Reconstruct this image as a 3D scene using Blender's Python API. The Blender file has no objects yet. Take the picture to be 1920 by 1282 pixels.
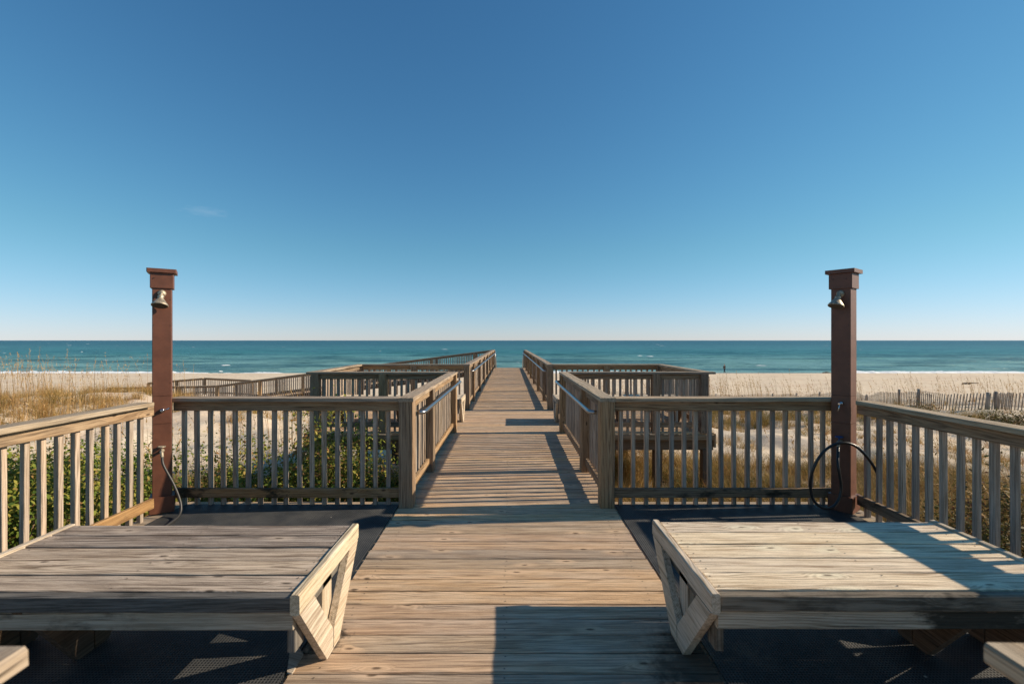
import bpy, math, random
import numpy as np
from mathutils import Vector, noise as mnoise
random.seed(7); RNG = np.random.default_rng(11)
S = bpy.context.scene; COL = S.collection
R = math.radians
TOP = {}                      # object name -> world location of its top-level empty

# ------------------------------------------------------------------ camera
cam = bpy.data.cameras.new('camera'); camo = bpy.data.objects.new('camera', cam); COL.objects.link(camo)
camo.location = (0, 0, 1.6); camo.rotation_euler = (R(90), 0, 0)
cam.sensor_width = 36; cam.lens = 870/1920*36
cam.shift_x = 4/1920; cam.shift_y = -3/1920
cam.clip_start = .05; cam.clip_end = 120000
cam.dof.use_dof = True; cam.dof.focus_distance = 6.0; cam.dof.aperture_fstop = 2.8
S.camera = camo

# ------------------------------------------------------------------ light
EL, AZ = 27.0, 86.0           # sun height; azimuth from +Y towards +X
w = bpy.data.worlds.new('World'); S.world = w; w.use_nodes = True
wn = w.node_tree.nodes; wl = w.node_tree.links
bg = wn['Background']; sky = wn.new('ShaderNodeTexSky'); sky.sky_type = 'NISHITA'; sky.sun_disc = False
sky.sun_elevation = R(EL); sky.sun_rotation = R(AZ); sky.altitude = 0
sky.air_density = 1.0; sky.dust_density = .02; sky.ozone_density = 9.0
hs = wn.new('ShaderNodeHueSaturation'); hs.inputs['Saturation'].default_value = 1.05
wl.new(sky.outputs[0], hs.inputs['Color'])
# soft shoulder (the sky's bright rim rolls off) and white balance
ma = wn.new('ShaderNodeVectorMath'); ma.operation = 'MULTIPLY_ADD'; ma.inputs[1].default_value = (.12,)*3; ma.inputs[2].default_value = (1, 1, 1)
dv = wn.new('ShaderNodeVectorMath'); dv.operation = 'DIVIDE'
wl.new(hs.outputs[0], ma.inputs[0]); wl.new(hs.outputs[0], dv.inputs[0]); wl.new(ma.outputs[0], dv.inputs[1])
wb = wn.new('ShaderNodeMix'); wb.data_type = 'RGBA'; wb.blend_type = 'MULTIPLY'; wb.inputs[0].default_value = 1; wb.inputs[7].default_value = (1.25, 1.235, 1.055, 1)
wl.new(dv.outputs[0], wb.inputs[6])
# a little more depth overhead: the same sky through a steeper response
sc1 = wn.new('ShaderNodeVectorMath'); sc1.operation = 'SCALE'; sc1.inputs['Scale'].default_value = 1/5.68
gm_ = wn.new('ShaderNodeGamma'); gm_.inputs['Gamma'].default_value = 1.13
sc2 = wn.new('ShaderNodeVectorMath'); sc2.operation = 'SCALE'; sc2.inputs['Scale'].default_value = 6.05
wl.new(wb.outputs[2], sc1.inputs[0]); wl.new(sc1.outputs[0], gm_.inputs[0]); wl.new(gm_.outputs[0], sc2.inputs[0])
# one faint wisp of high cloud, a direction in the sky
tc = wn.new('ShaderNodeTexCoord'); cd = Vector((-571, 870, 240)).normalized()
sb = wn.new('ShaderNodeVectorMath'); sb.operation = 'SUBTRACT'; sb.inputs[1].default_value = cd; wl.new(tc.outputs['Generated'], sb.inputs[0])
mu = wn.new('ShaderNodeVectorMath'); mu.operation = 'MULTIPLY'; mu.inputs[1].default_value = (34, 34, 110); wl.new(sb.outputs[0], mu.inputs[0])
ln = wn.new('ShaderNodeVectorMath'); ln.operation = 'LENGTH'; wl.new(mu.outputs[0], ln.inputs[0])
nz_ = wn.new('ShaderNodeTexNoise'); nz_.inputs['Scale'].default_value = 1.6; nz_.inputs['Detail'].default_value = 5; wl.new(mu.outputs[0], nz_.inputs['Vector'])
ad = wn.new('ShaderNodeMath'); ad.operation = 'MULTIPLY_ADD'; ad.inputs[1].default_value = 2.2; wl.new(nz_.outputs[0], ad.inputs[0]); wl.new(ln.outputs['Value'], ad.inputs[2])
mr = wn.new('ShaderNodeMapRange'); mr.interpolation_type = 'SMOOTHSTEP'
for k_, v_ in zip(('From Min', 'From Max', 'To Min', 'To Max'), (.9, 2.4, .085, 0)): mr.inputs[k_].default_value = v_
wl.new(ad.outputs[0], mr.inputs['Value'])
cl_ = wn.new('ShaderNodeMix'); cl_.data_type = 'RGBA'; cl_.inputs[7].default_value = (4.6, 5.0, 5.4, 1)
wl.new(mr.outputs[0], cl_.inputs[0]); # pale sea haze low over the horizon keeps the rim blue-white
zs = wn.new('ShaderNodeSeparateXYZ'); wl.new(tc.outputs['Generated'], zs.inputs[0])
hz = wn.new('ShaderNodeMapRange'); hz.interpolation_type = 'SMOOTHSTEP'
for k_, v_ in zip(('From Min', 'From Max', 'To Min', 'To Max'), (.0, .20, 1, 0)): hz.inputs[k_].default_value = v_
wl.new(zs.outputs[2], hz.inputs['Value'])
hm = wn.new('ShaderNodeMix'); hm.data_type = 'RGBA'; hm.blend_type = 'MULTIPLY'; hm.inputs[7].default_value = (1.0, .975, 1.24, 1)
wl.new(hz.outputs[0], hm.inputs[0]); wl.new(sc2.outputs[0], hm.inputs[6]); wl.new(hm.outputs[2], cl_.inputs[6]); wl.new(cl_.outputs[2], bg.inputs[0]); bg.inputs[1].default_value = .138
sun = bpy.data.lights.new('sun', 'SUN'); sun.energy = 5.0; sun.angle = R(.53); sun.color = (1, .85, .66)
suno = bpy.data.objects.new('sun', sun); COL.objects.link(suno)
sd = Vector((math.cos(R(EL))*math.sin(R(AZ)), math.cos(R(EL))*math.cos(R(AZ)), math.sin(R(EL))))
suno.rotation_euler = sd.to_track_quat('Z', 'Y').to_euler(); suno.location = (20, 5, 20)
S.view_settings.view_transform = 'Standard'; S.view_settings.look = 'None'
S.view_settings.exposure = 0.35; S.view_settings.gamma = 1; S.view_settings.use_curve_mapping = False

# ------------------------------------------------------------------ node helper
class NT:
    def __init__(s, name):
        s.m = bpy.data.materials.new(name); s.m.use_nodes = True
        s.t = s.m.node_tree; s.b = s.t.nodes['Principled BSDF']; s.out = s.t.nodes['Material Output']
    def n(s, typ, ins=None, **kw):
        o = s.t.nodes.new('ShaderNode'+typ)
        for k, v in kw.items(): setattr(o, k, v)
        for k, v in (ins or {}).items(): s.set(o.inputs[k], v)
        return o
    def set(s, sock, v):
        if isinstance(v, bpy.types.Node): v = v.outputs[0]
        if isinstance(v, bpy.types.NodeSocket): s.t.links.new(v, sock)
        else: sock.default_value = v
    def math(s, op, a, b=0.0, c=None):
        o = s.n('Math', operation=op); s.set(o.inputs[0], a); s.set(o.inputs[1], b)
        if c is not None: s.set(o.inputs[2], c)
        return o.outputs[0]
    def vm(s, op, a, b=(0, 0, 0)):
        o = s.n('VectorMath', operation=op); s.set(o.inputs[0], a); s.set(o.inputs[1], b); return o.outputs[0]
    def ramp(s, v, lo, hi, a=0.0, b=1.0):
        o = s.n('MapRange', {'Value': v, 'From Min': lo, 'From Max': hi, 'To Min': a, 'To Max': b}); o.interpolation_type = 'SMOOTHSTEP'; return o.outputs[0]
    def noise(s, vec, scale=1.0, detail=3, rough=.55, dist=0):
        o = s.n('TexNoise', {'Vector': vec, 'Scale': scale, 'Detail': detail, 'Roughness': rough, 'Distortion': dist}); return o.outputs[0]
    def mix(s, f, a, b, blend='MIX'):
        o = s.n('Mix', data_type='RGBA', blend_type=blend); s.set(o.inputs[0], f)
        for i, v in ((6, a), (7, b)):
            if isinstance(v, tuple) and len(v) == 3: v = (*v, 1)
            s.set(o.inputs[i], v)
        return o.outputs[2]
    def attr(s, name): return s.n('Attribute', attribute_name=name)
    def P(s, **kw):
        for k, v in kw.items():
            if isinstance(v, tuple) and len(v) == 3: v = (*v, 1)
            s.set(s.b.inputs[k.replace('_', ' ')], v)
    def bump(s, h, strength=.3, dist=.01):
        o = s.n('Bump', {'Strength': strength, 'Distance': dist, 'Height': h}); s.set(s.b.inputs['Normal'], o.outputs[0])

def wood(name, light, dark, grey, greyamt=.4, contrast=1.0, knots=True, mildew=0.0, rough=.8, boardvar=.35, wet=None, mbias=None):
    """Solid sawn timber: rings around a pith axis stored per board, fibres, knots, checks and weathering."""
    T = NT(name)
    oi = T.n('ObjectInfo'); rnd = oi.outputs['Random']
    off = T.n('CombineXYZ', {0: T.math('MULTIPLY', rnd, 37.0), 1: T.math('MULTIPLY', rnd, .11), 2: T.math('MULTIPLY', rnd, .07)})
    V = T.vm('ADD', T.attr('wc').outputs['Vector'], off.outputs[0])
    br = T.attr('wr').outputs['Fac']
    br2 = T.math('FRACT', T.math('ADD', br, T.math('MULTIPLY', rnd, 3.7)))
    # slow wander of the grain along the board
    wl_ = T.n('TexNoise', {'Vector': T.vm('MULTIPLY', V, (1.5, 4, 4)), 'Scale': 1.0, 'Detail': 3})
    wander = T.vm('MULTIPLY', T.vm('SUBTRACT', wl_.outputs['Color'], (.5, .5, .5)), (0, .03, .03))
    Vg = T.vm('ADD', T.vm('MULTIPLY', V, (.02, 1, 1)), wander)
    if knots:
        sx_ = T.n('SeparateXYZ', {0: V})
        k2 = T.n('CombineXYZ', {0: T.math('MULTIPLY', sx_.outputs[0], 3.0), 1: T.math('MULTIPLY', T.math('ADD', sx_.outputs[1], sx_.outputs[2]), 8.0)})
        kw = T.n('TexNoise', {'Vector': T.vm('MULTIPLY', V, (14, 40, 40)), 'Scale': 1.0, 'Detail': 2})
        k3 = T.vm('ADD', k2.outputs[0], T.vm('MULTIPLY', T.vm('SUBTRACT', kw.outputs['Color'], (.5, .5, .5)), (.10, .10, 0)))
        vk = T.n('TexVoronoi', {'Vector': k3, 'Scale': 1.0}, voronoi_dimensions='2D')
        kd = vk.outputs['Distance']; kc = T.n('SeparateColor', {0: vk.outputs['Color']}).outputs[0]
        on = T.math('GREATER_THAN', kc, .83)
        kn = T.math('MULTIPLY', T.ramp(kd, .03, .10, 1, 0), on)
        kh = T.math('MULTIPLY', T.ramp(kd, .08, .42, 1, 0), on)
        Vg = T.vm('ADD', Vg, T.n('CombineXYZ', {1: T.math('MULTIPLY', kh, .014), 2: T.math('MULTIPLY', kh, .014)}).outputs[0])
    wv = T.n('TexWave', {'Vector': Vg, 'Scale': 46.0, 'Distortion': 2.2, 'Detail': 3, 'Detail Scale': 1.5}, wave_type='RINGS', rings_direction='X')
    ring = wv.outputs['Fac']
    fib = T.noise(T.vm('MULTIPLY', V, (3.4, 210, 210)), 1, 4, .7)
    fib2 = T.noise(T.vm('MULTIPLY', V, (5, 60, 60)), 1, 3, .6)
    blot = T.noise(T.vm('MULTIPLY', V, (1.6, 9, 9)), 1, 4, .6)
    chk = T.noise(T.vm('MULTIPLY', V, (1.3, 75, 75)), 1, 2, .5)
    crack = T.ramp(chk, .66, .72)
    g = T.math('ADD', T.math('MULTIPLY', ring, T.math('MULTIPLY_ADD', br2, .16, .10)), T.math('ADD', T.math('MULTIPLY', fib, .50), T.math('MULTIPLY', fib2, .36)))
    long_ = T.noise(T.vm('MULTIPLY', V, (1.3, 62, 62)), 1, 6, .78)
    g = T.math('MULTIPLY_ADD', T.ramp(long_, .34, .66), .34, T.math('SUBTRACT', g, .17))
    strk = T.noise(T.vm('MULTIPLY', V, (2.1, 125, 125)), 1, 3, .6)
    strk2 = T.noise(T.vm('MULTIPLY', V, (.9, 11, 11)), 1, 4, .7)
    gg = T.ramp(g, .5-.26/contrast, .5+.26/contrast)
    c = T.mix(gg, dark, light)
    gm = T.math('MULTIPLY', T.ramp(blot, .36, .66), greyamt)
    c = T.mix(gm, c, T.mix(gg, tuple(x*.45 for x in grey), grey))
    val = T.math('MULTIPLY_ADD', br2, boardvar, 1-boardvar*.55)
    val = T.math('MULTIPLY', val, T.math('MULTIPLY_ADD', blot, .5, .75))
    vc = T.n('CombineColor', {0: val, 1: val, 2: val})
    c = T.mix(1.0, c, vc.outputs[0], 'MULTIPLY')
    hue = T.n('HueSaturation', {'Color': c, 'Hue': T.math('MULTIPLY_ADD', br, .009, .4965), 'Saturation': T.math('MULTIPLY_ADD', br2, .3, .85), 'Value': 1.0})
    c = hue.outputs[0]
    if knots: c = T.mix(T.math('MULTIPLY', T.ramp(kd, .12, .40, 1, 0), T.math('MULTIPLY', on, .42)), c, tuple(min(.95, x*1.15) for x in light))
    if knots: c = T.mix(T.math('MULTIPLY', kn, .85), c, tuple(x*.35 for x in dark))
    c = T.mix(T.math('MULTIPLY', T.ramp(strk, .56, .66), T.ramp(strk2, .42, .64, .08, .62)), c, tuple(x*.55 for x in dark))
    c = T.mix(T.math('MULTIPLY', crack, .8), c, tuple(x*.22 for x in dark))
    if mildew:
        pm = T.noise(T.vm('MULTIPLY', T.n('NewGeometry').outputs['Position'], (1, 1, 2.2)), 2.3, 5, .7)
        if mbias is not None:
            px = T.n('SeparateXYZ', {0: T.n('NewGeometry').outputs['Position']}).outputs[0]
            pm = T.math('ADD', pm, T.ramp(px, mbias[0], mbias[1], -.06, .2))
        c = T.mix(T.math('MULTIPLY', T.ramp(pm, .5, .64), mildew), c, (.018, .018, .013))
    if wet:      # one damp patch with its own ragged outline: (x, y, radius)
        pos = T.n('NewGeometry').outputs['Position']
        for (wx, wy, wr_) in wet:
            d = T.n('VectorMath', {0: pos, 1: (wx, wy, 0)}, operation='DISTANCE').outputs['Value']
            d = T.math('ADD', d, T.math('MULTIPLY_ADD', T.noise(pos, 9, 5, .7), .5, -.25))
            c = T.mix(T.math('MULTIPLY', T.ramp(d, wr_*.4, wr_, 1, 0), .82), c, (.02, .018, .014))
    h = T.math('SUBTRACT', T.math('ADD', T.math('MULTIPLY', g, 1.0), 0), T.math('MULTIPLY', crack, .8))
    T.P(Base_Color=c, Roughness=rough)
    T.b.inputs['Specular IOR Level'].default_value = .25
    T.bump(h, .55, .004)
    return T.m

def plain(name, col, rough=.5, metal=0.0, nz=.0, nscale=30, bump=0.0, spec=.5):
    T = NT(name)
    c = col
    if nz or bump:
        pos = T.n('TexCoord').outputs['Object']
        n1 = T.noise(pos, nscale, 5, .6)
        c = T.mix(T.ramp(n1, .3, .7), tuple(x*(1-nz) for x in col), tuple(min(1, x*(1+nz)) for x in col))
        if bump: T.bump(n1, bump, .003)
    T.P(Base_Color=c, Roughness=rough, Metallic=metal); T.b.inputs['Specular IOR Level'].default_value = spec
    return T.m

M = {}
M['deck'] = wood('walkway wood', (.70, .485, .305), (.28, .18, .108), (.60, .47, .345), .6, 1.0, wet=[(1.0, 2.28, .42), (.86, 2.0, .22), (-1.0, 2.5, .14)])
M['rail'] = wood('railing wood', (.42, .28, .165), (.14, .082, .045), (.32, .26, .19), .4, 1.0)
M['baluster'] = wood('baluster wood', (.56, .44, .335), (.23, .165, .11), (.52, .435, .36), .5, 1.0, knots=False)
M['cap'] = wood('cap rail wood', (.48, .37, .255), (.20, .14, .09), (.43, .36, .28), .5, 1.1)
M['lowrail'] = wood('mildewed wood', (.40, .25, .13), (.15, .085, .042), (.28, .23, .17), .35, 1.0, mildew=.88)
M['bench_pale'] = wood('pale bench wood', (.92, .76, .54), (.42, .29, .175), (.84, .71, .54), .5, 1.2, boardvar=.30)
M['bench_grey'] = wood('grey bench wood', (.62, .49, .37), (.15, .10, .065), (.40, .33, .265), .5, 1.3, boardvar=.38)
M['trim'] = wood('bleached trim wood', (.70, .58, .43), (.34, .25, .16), (.60, .53, .43), .5, 1.1, boardvar=.15)
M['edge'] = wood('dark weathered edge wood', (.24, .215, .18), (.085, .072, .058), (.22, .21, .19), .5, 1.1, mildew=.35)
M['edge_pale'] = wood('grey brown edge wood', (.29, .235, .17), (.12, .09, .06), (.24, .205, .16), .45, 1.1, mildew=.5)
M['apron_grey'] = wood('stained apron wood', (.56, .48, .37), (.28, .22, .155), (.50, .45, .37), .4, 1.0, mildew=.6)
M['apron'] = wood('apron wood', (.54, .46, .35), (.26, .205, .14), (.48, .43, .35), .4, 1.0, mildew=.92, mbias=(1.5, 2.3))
M['beam'] = wood('old beam wood', (.20, .13, .08), (.075, .048, .03), (.17, .14, .11), .35, 1.0)
M['picket'] = wood('silver picket wood', (.44, .36, .29), (.22, .17, .135), (.42, .37, .32), .5, 1.0, knots=False)
M['paint'] = plain('brown red paint', (.135, .050, .027), .5, nz=.16, nscale=9, bump=.15)
M['steel'] = plain('galvanised steel', (.36, .36, .36), .32, 1.0, nz=.12, nscale=60)
M['brass'] = plain('tarnished brass', (.40, .34, .25), .55, .55, nz=.45, nscale=45)
M['nozzle'] = plain('nozzle face', (.10, .09, .075), .7, nz=.3, nscale=200)
M['chrome'] = plain('worn chrome', (.72, .72, .72), .18, 1.0)
M['blue'] = plain('blue valve enamel', (.015, .07, .22), .4)
M['screw'] = plain('rusty screw', (.05, .03, .02), .6)
M['nail'] = plain('weathered nail', (.035, .026, .02), .6)
M['hose_grey'] = plain('grey rubber', (.035, .034, .032), .45, nz=.15, nscale=40)
M['hose_black'] = plain('black rubber', (.012, .014, .015), .3)
M['cloth_dark'] = plain('dark cloth', (.045, .03, .028), .9)
M['cloth_navy'] = plain('navy cloth', (.02, .024, .035), .9)
M['skin'] = plain('skin', (.48, .29, .2), .6)
M['hair'] = plain('hair', (.05, .03, .02), .7)
M['drift'] = plain('driftwood', (.06, .045, .035), .9, nz=.4, nscale=6)
M['seam'] = plain('seam', (.05, .022, .014), .8)
M['foam'] = plain('foam', (.85, .87, .86), .8, nz=.06, nscale=1.5)

def make_mat():
    T = NT('rubber honeycomb')
    pos = T.n('TexCoord').outputs['Object']
    v = T.n('TexVoronoi', {'Vector': T.vm('MULTIPLY', pos, (1, 1, 0)), 'Scale': 62.0, 'Randomness': 0.0}, feature='F1')
    chk = T.vm('MULTIPLY', pos, (62, 62, 0))
    hole = T.ramp(v.outputs['Distance'], .24, .40, 0, 1)
    dirt = T.noise(pos, 3.0, 5, .65)
    sand = T.ramp(T.noise(pos, 1.3, 6, .75), .55, .70)
    c = T.mix(hole, (.010, .011, .012), T.mix(T.ramp(dirt, .35, .7), (.055, .058, .06), (.12, .117, .11)))
    c = T.mix(T.math('MULTIPLY', sand, .45), c, (.20, .165, .12))
    spk = T.n('TexVoronoi', {'Vector': pos, 'Scale': 9.0}); on = T.math('GREATER_THAN', T.n('SeparateColor', {0: spk.outputs['Color']}).outputs[1], .8)
    c = T.mix(T.math('MULTIPLY', T.ramp(spk.outputs['Distance'], .05, .075, 1, 0), on), c, (.42, .38, .32))
    T.P(Base_Color=c, Roughness=.6); T.b.inputs['Specular IOR Level'].default_value = .22
    T.bump(hole, 1.0, .006)
    return T.m
M['mat'] = make_mat()

def make_sand():
    T = NT('sand')
    pos = T.n('NewGeometry').outputs['Position']
    xyz = T.n('SeparateXYZ', {0: pos})
    fine = T.noise(pos, 24, 4, .7); mid = T.noise(pos, 1.6, 5, .6); big = T.noise(T.vm('MULTIPLY', pos, (.12, .35, 1)), 1, 4, .6)
    c = T.mix(T.ramp(mid, .3, .7), (.68, .545, .385), (.79, .655, .485))
    c = T.mix(T.math('MULTIPLY', T.ramp(fine, .55, .75), .35), c, (.36, .26, .18))
    c = T.mix(T.math('MULTIPLY', T.ramp(big, .45, .62), .35), c, (.60, .43, .31))
    wrk = T.ramp(T.noise(T.vm('MULTIPLY', pos, (.25, 1.6, 1)), 1, 5, .7), .60, .70)
    beach = T.ramp(xyz.outputs[1], 48, 62)
    c = T.mix(T.math('MULTIPLY', T.math('MULTIPLY', wrk, beach), .5), c, (.28, .20, .14))
    wetl = T.ramp(T.math('ADD', xyz.outputs[2], T.math('MULTIPLY_ADD', T.noise(T.vm('MULTIPLY', pos, (.05, .2, 1)), 1, 3), .2, -.1)), -4.99, -4.80, 1, 0)
    c = T.mix(T.math('MULTIPLY', wetl, .6), c, (.22, .17, .125))
    # dry leaf litter under the plants
    lit = T.noise(T.vm('MULTIPLY', pos, (1, 1, 0)), .35, 5, .65)
    near = T.ramp(xyz.outputs[1], 7.5, 12, 1, 0)
    c = T.mix(T.math('MULTIPLY', T.math('MULTIPLY', T.ramp(lit, .30, .46), near), .85), c, (.12, .085, .045))
    T.P(Base_Color=c, Roughness=.95); T.b.inputs['Specular IOR Level'].default_value = .1
    foot = T.n('TexVoronoi', {'Vector': pos, 'Scale': 2.3}).outputs['Distance']
    h = T.math('ADD', T.math('MULTIPLY', mid, .5), T.math('ADD', T.math('MULTIPLY', fine, .12), T.math('MULTIPLY', foot, .35)))
    T.bump(h, .7, .12)
    return T.m
M['sand'] = make_sand()

def make_sea():
    T = NT('sea water')
    pos = T.n('NewGeometry').outputs['Position']; xyz = T.n('SeparateXYZ', {0: pos})
    y = xyz.outputs[1]
    sw = T.noise(T.vm('MULTIPLY', pos, (.02, .11, 0)), 1, 5, .62)
    far = T.noise(T.vm('MULTIPLY', pos, (.0035, .012, 0)), 1, 5, .65)
    c = T.mix(T.ramp(y, 94, 260), (.24, .44, .40), (.06, .24, .25))
    c = T.mix(T.ramp(y, 180, 900), c, (.016, .105, .135))
    c = T.mix(T.ramp(y, 900, 4000), c, (.006, .06, .095))
    c = T.mix(T.math('MULTIPLY', T.ramp(sw, .44, .60), .7), c, (.014, .085, .105))
    c = T.mix(T.math('MULTIPLY', T.ramp(far, .45, .62), .35), c, (.03, .13, .16))
    rip = T.noise(T.vm('MULTIPLY', pos, (.16, .62, 0)), 1, 5, .75)
    c = T.mix(T.math('MULTIPLY', T.ramp(rip, .5, .62), .55), c, (.012, .07, .09))
    c = T.mix(T.math('MULTIPLY', T.ramp(rip, .36, .46, 1, 0), .4), c, (.10, .26, .27))
    crest = T.ramp(T.noise(T.vm('MULTIPLY', pos, (.05, .3, 0)), 1, 6, .72), .66, .74)
    c = T.mix(T.math('MULTIPLY', crest, .32), c, (.30, .40, .42))
    T.P(Base_Color=c, Roughness=.34); T.b.inputs['Specular IOR Level'].default_value = .18; T.b.inputs['IOR'].default_value = 1.33
    b1 = T.noise(T.vm('MULTIPLY', pos, (.10, .42, 0)), 1, 6, .68)
    T.bump(b1, .75, 1.4)
    return T.m
M['sea'] = make_sea()

def make_grass(name, cols, transl=.25):
    T = NT(name); f = T.attr('gc').outputs['Fac']
    r = T.n('ValToRGB', {0: f}); e = r.color_ramp.elements
    e[0].position = 0; e[0].color = (*cols[0], 1); e[1].position = 1; e[1].color = (*cols[-1], 1)
    for i, c in enumerate(cols[1:-1]):
        k = e.new((i+1)/(len(cols)-1)); k.color = (*c, 1)
    T.P(Base_Color=r.outputs[0], Roughness=.65); T.b.inputs['Specular IOR Level'].default_value = .14
    tr = T.n('BsdfTranslucent', {'Color': r.outputs[0]}); mx = T.n('MixShader', {0: transl, 1: T.b.outputs[0], 2: tr.outputs[0]})
    T.t.links.new(mx.outputs[0], T.out.inputs[0]); return T.m
M['grass'] = make_grass('dry grass', [(.09, .12, .03), (.20, .16, .045), (.34, .215, .065), (.43, .275, .095), (.50, .35, .15), (.34, .155, .06)])
M['oats'] = make_grass('sea oat straw', [(.24, .13, .055), (.38, .23, .09), (.46, .30, .13), (.54, .38, .19)])
M['leaf'] = make_grass('shrub leaf', [(.035, .065, .014), (.085, .14, .024), (.17, .22, .035), (.28, .29, .05), (.40, .33, .075), (.30, .155, .06)], .3)
M['leaf_dry'] = make_grass('dry shrub leaf', [(.06, .05, .02), (.10, .085, .03), (.16, .11, .045), (.15, .16, .04), (.20, .11, .05), (.11, .05, .03)], .2)
M['twig'] = plain('twig bark', (.20, .13, .085), .9)

# ------------------------------------------------------------------ mesh builder
def link(name, me, mat, parent=None):
    o = bpy.data.objects.new(name, me); COL.objects.link(o)
    if mat is not None and len(me.materials) == 0: me.materials.append(mat)
    if parent is not None:
        o.parent = parent; TOP[o.name] = TOP.get(parent.name, Vector((0, 0, 0)))
    return o

class MB:
    def __init__(s): s.v = []; s.f = []; s.wc = []; s.wr = []; s.sm = False; s.mi = []
    def board(s, p0, p1, wd, th, up=(0, 0, 1), ch=.004, seg=0, jit=0.0, lip=0.0):
        """Sawn board along p0-p1, width across, thickness along `up`, chamfered arrises."""
        p0 = Vector(p0); p1 = Vector(p1); ax = p1-p0; L = ax.length; ax.normalize()
        up = Vector(up); sd = ax.cross(up); sd.normalize(); up = sd.cross(ax); up.normalize()
        a, b = wd/2, th/2; ch = min(ch, a*.6, b*.6)
        prof = [(-a+ch, -b), (a-ch, -b), (a, -b+ch), (a, b-ch), (a-ch, b), (-a+ch, b), (-a, b-ch), (-a, -b+ch)]
        if lip: prof = [(-a-lip, -b), (a+lip, -b), (a+lip, -b+.004), (a, -b+.007), (a, b-ch), (a-ch, b), (-a+ch, b), (-a, b-ch), (-a, -b+.007), (-a-lip, -b+.004)]  # added bottom flange, closes the gaps so sun can't leak through
        K = len(prof)
        n = max(1, int(L/seg)) if seg else 1
        r = random.random(); off = random.uniform(0, 50)
        pa, pb = random.uniform(-.09, .09), random.choice((-1, 1))*random.uniform(.02, .10)
        ta, tb = random.uniform(-.02, .02), random.uniform(-.02, .02)
        ring0 = len(s.v)
        for i in range(n+1):
            t = i/n
            for k, (x, y) in enumerate(prof):
                j = Vector((random.uniform(-jit, jit), random.uniform(-jit, jit), random.uniform(-jit, jit))) if jit else Vector((0, 0, 0))
                s.v.append(p0+ax*(L*t)+sd*x+up*y+j)
                s.wc.append((off+L*t, x+pa+ta*L*t, y+pb+tb*L*t)); s.wr.append(r)
        for i in range(n):
            q = ring0+K*i
            for k in range(K):
                k2 = (k+1) % K; s.f.append((q+k, q+k2, q+K+k2, q+K+k))
        # end grain: own vertices so that the solid grain shows
        for i, rev in ((0, True), (n, False)):
            q = len(s.v)
            for k in range(K):
                s.v.append(s.v[ring0+K*i+k].copy()); s.wc.append(s.wc[ring0+K*i+k]); s.wr.append(r)
            fc = tuple(range(q, q+K)); s.f.append(fc[::-1] if rev else fc)
        return s
    def box(s, c, d, rot=0, ch=.003):
        """box centred at c, size d, turned by rot about z"""
        c = Vector(c); ax = Vector((math.cos(rot), math.sin(rot), 0))
        return s.board(c-ax*d[0]/2, c+ax*d[0]/2, d[1], d[2], ch=ch)
    def poly(s, pts, nrm, th):
        """a flat polygon (world points) thickened along nrm"""
        n = len(pts); q = len(s.v); nr = Vector(nrm)
        o = Vector(pts[0]); r = random.random(); off = random.uniform(0, 50)
        e = (Vector(pts[1])-o).normalized(); g = nr.cross(e)
        for k in (-.5, .5):
            for p in pts:
                p = Vector(p); s.v.append(p+nr*th*k); d = p-o
                s.wc.append((off+d.dot(e), d.dot(g)+.03, th*k+.05)); s.wr.append(r)
        s.f.append(tuple(range(q, q+n))[::-1]); s.f.append(tuple(range(q+n, q+2*n)))
        for k in range(n): s.f.append((q+k, q+(k+1) % n, q+n+(k+1) % n, q+n+k))
        return s
    def nail(s, x, y, z, r=.0042):
        q = len(s.v)
        for k in range(7):
            a = 2*math.pi*k/7; s.v.append(Vector((x+r*math.cos(a), y+r*math.sin(a), z))); s.wc.append((0, 0, 0)); s.wr.append(.5)
        s.mi.append(len(s.f)); s.f.append(tuple(range(q, q+7)))
    def tube(s, pts, rad, n=10, cap=True):
        pts = [Vector(p) for p in pts]; m = len(pts); rad = rad if isinstance(rad, (list, tuple)) else [rad]*m
        t0 = (pts[1]-pts[0]).normalized(); nn = t0.orthogonal().normalized(); q = len(s.v)
        for i, p in enumerate(pts):
            t = (pts[min(i+1, m-1)]-pts[max(i-1, 0)]).normalized()
            nn = (nn-t*nn.dot(t)).normalized(); bb = t.cross(nn)
            for k in range(n):
                a = 2*math.pi*k/n; s.v.append(p+(nn*math.cos(a)+bb*math.sin(a))*rad[i])
                s.wc.append((i*.1, math.cos(a)*rad[i], math.sin(a)*rad[i])); s.wr.append(.5)
        for i in range(m-1):
            for k in range(n):
                k2 = (k+1) % n; a = q+i*n; s.f.append((a+k, a+k2, a+n+k2, a+n+k))
        if cap: s.f.append(tuple(range(q, q+n))[::-1]); s.f.append(tuple(range(q+(m-1)*n, q+m*n)))
        s.sm = True
        return s
    def build(s, name, mat, parent=None, mesh_only=False):
        off = TOP.get(parent.name, Vector((0, 0, 0))) if parent is not None else Vector((0, 0, 0))
        me = bpy.data.meshes.new(name); me.from_pydata([tuple(v-off) for v in s.v], [], s.f)
        a = me.attributes.new('wc', 'FLOAT_VECTOR', 'POINT'); a.data.foreach_set('vector', np.array(s.wc, dtype=np.float32).ravel())
        a = me.attributes.new('wr', 'FLOAT', 'POINT'); a.data.foreach_set('value', np.array(s.wr, dtype=np.float32))
        if s.mi:
            me.materials.append(mat); me.materials.append(M['nail'])
            for k in s.mi: me.polygons[k].material_index = 1
        if s.sm: me.polygons.foreach_set('use_smooth', [len(p.vertices) <= 4 for p in me.polygons])
        me.update()
        if mesh_only:
            me.materials.append(mat); return me
        return link(name, me, mat, parent)

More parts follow.
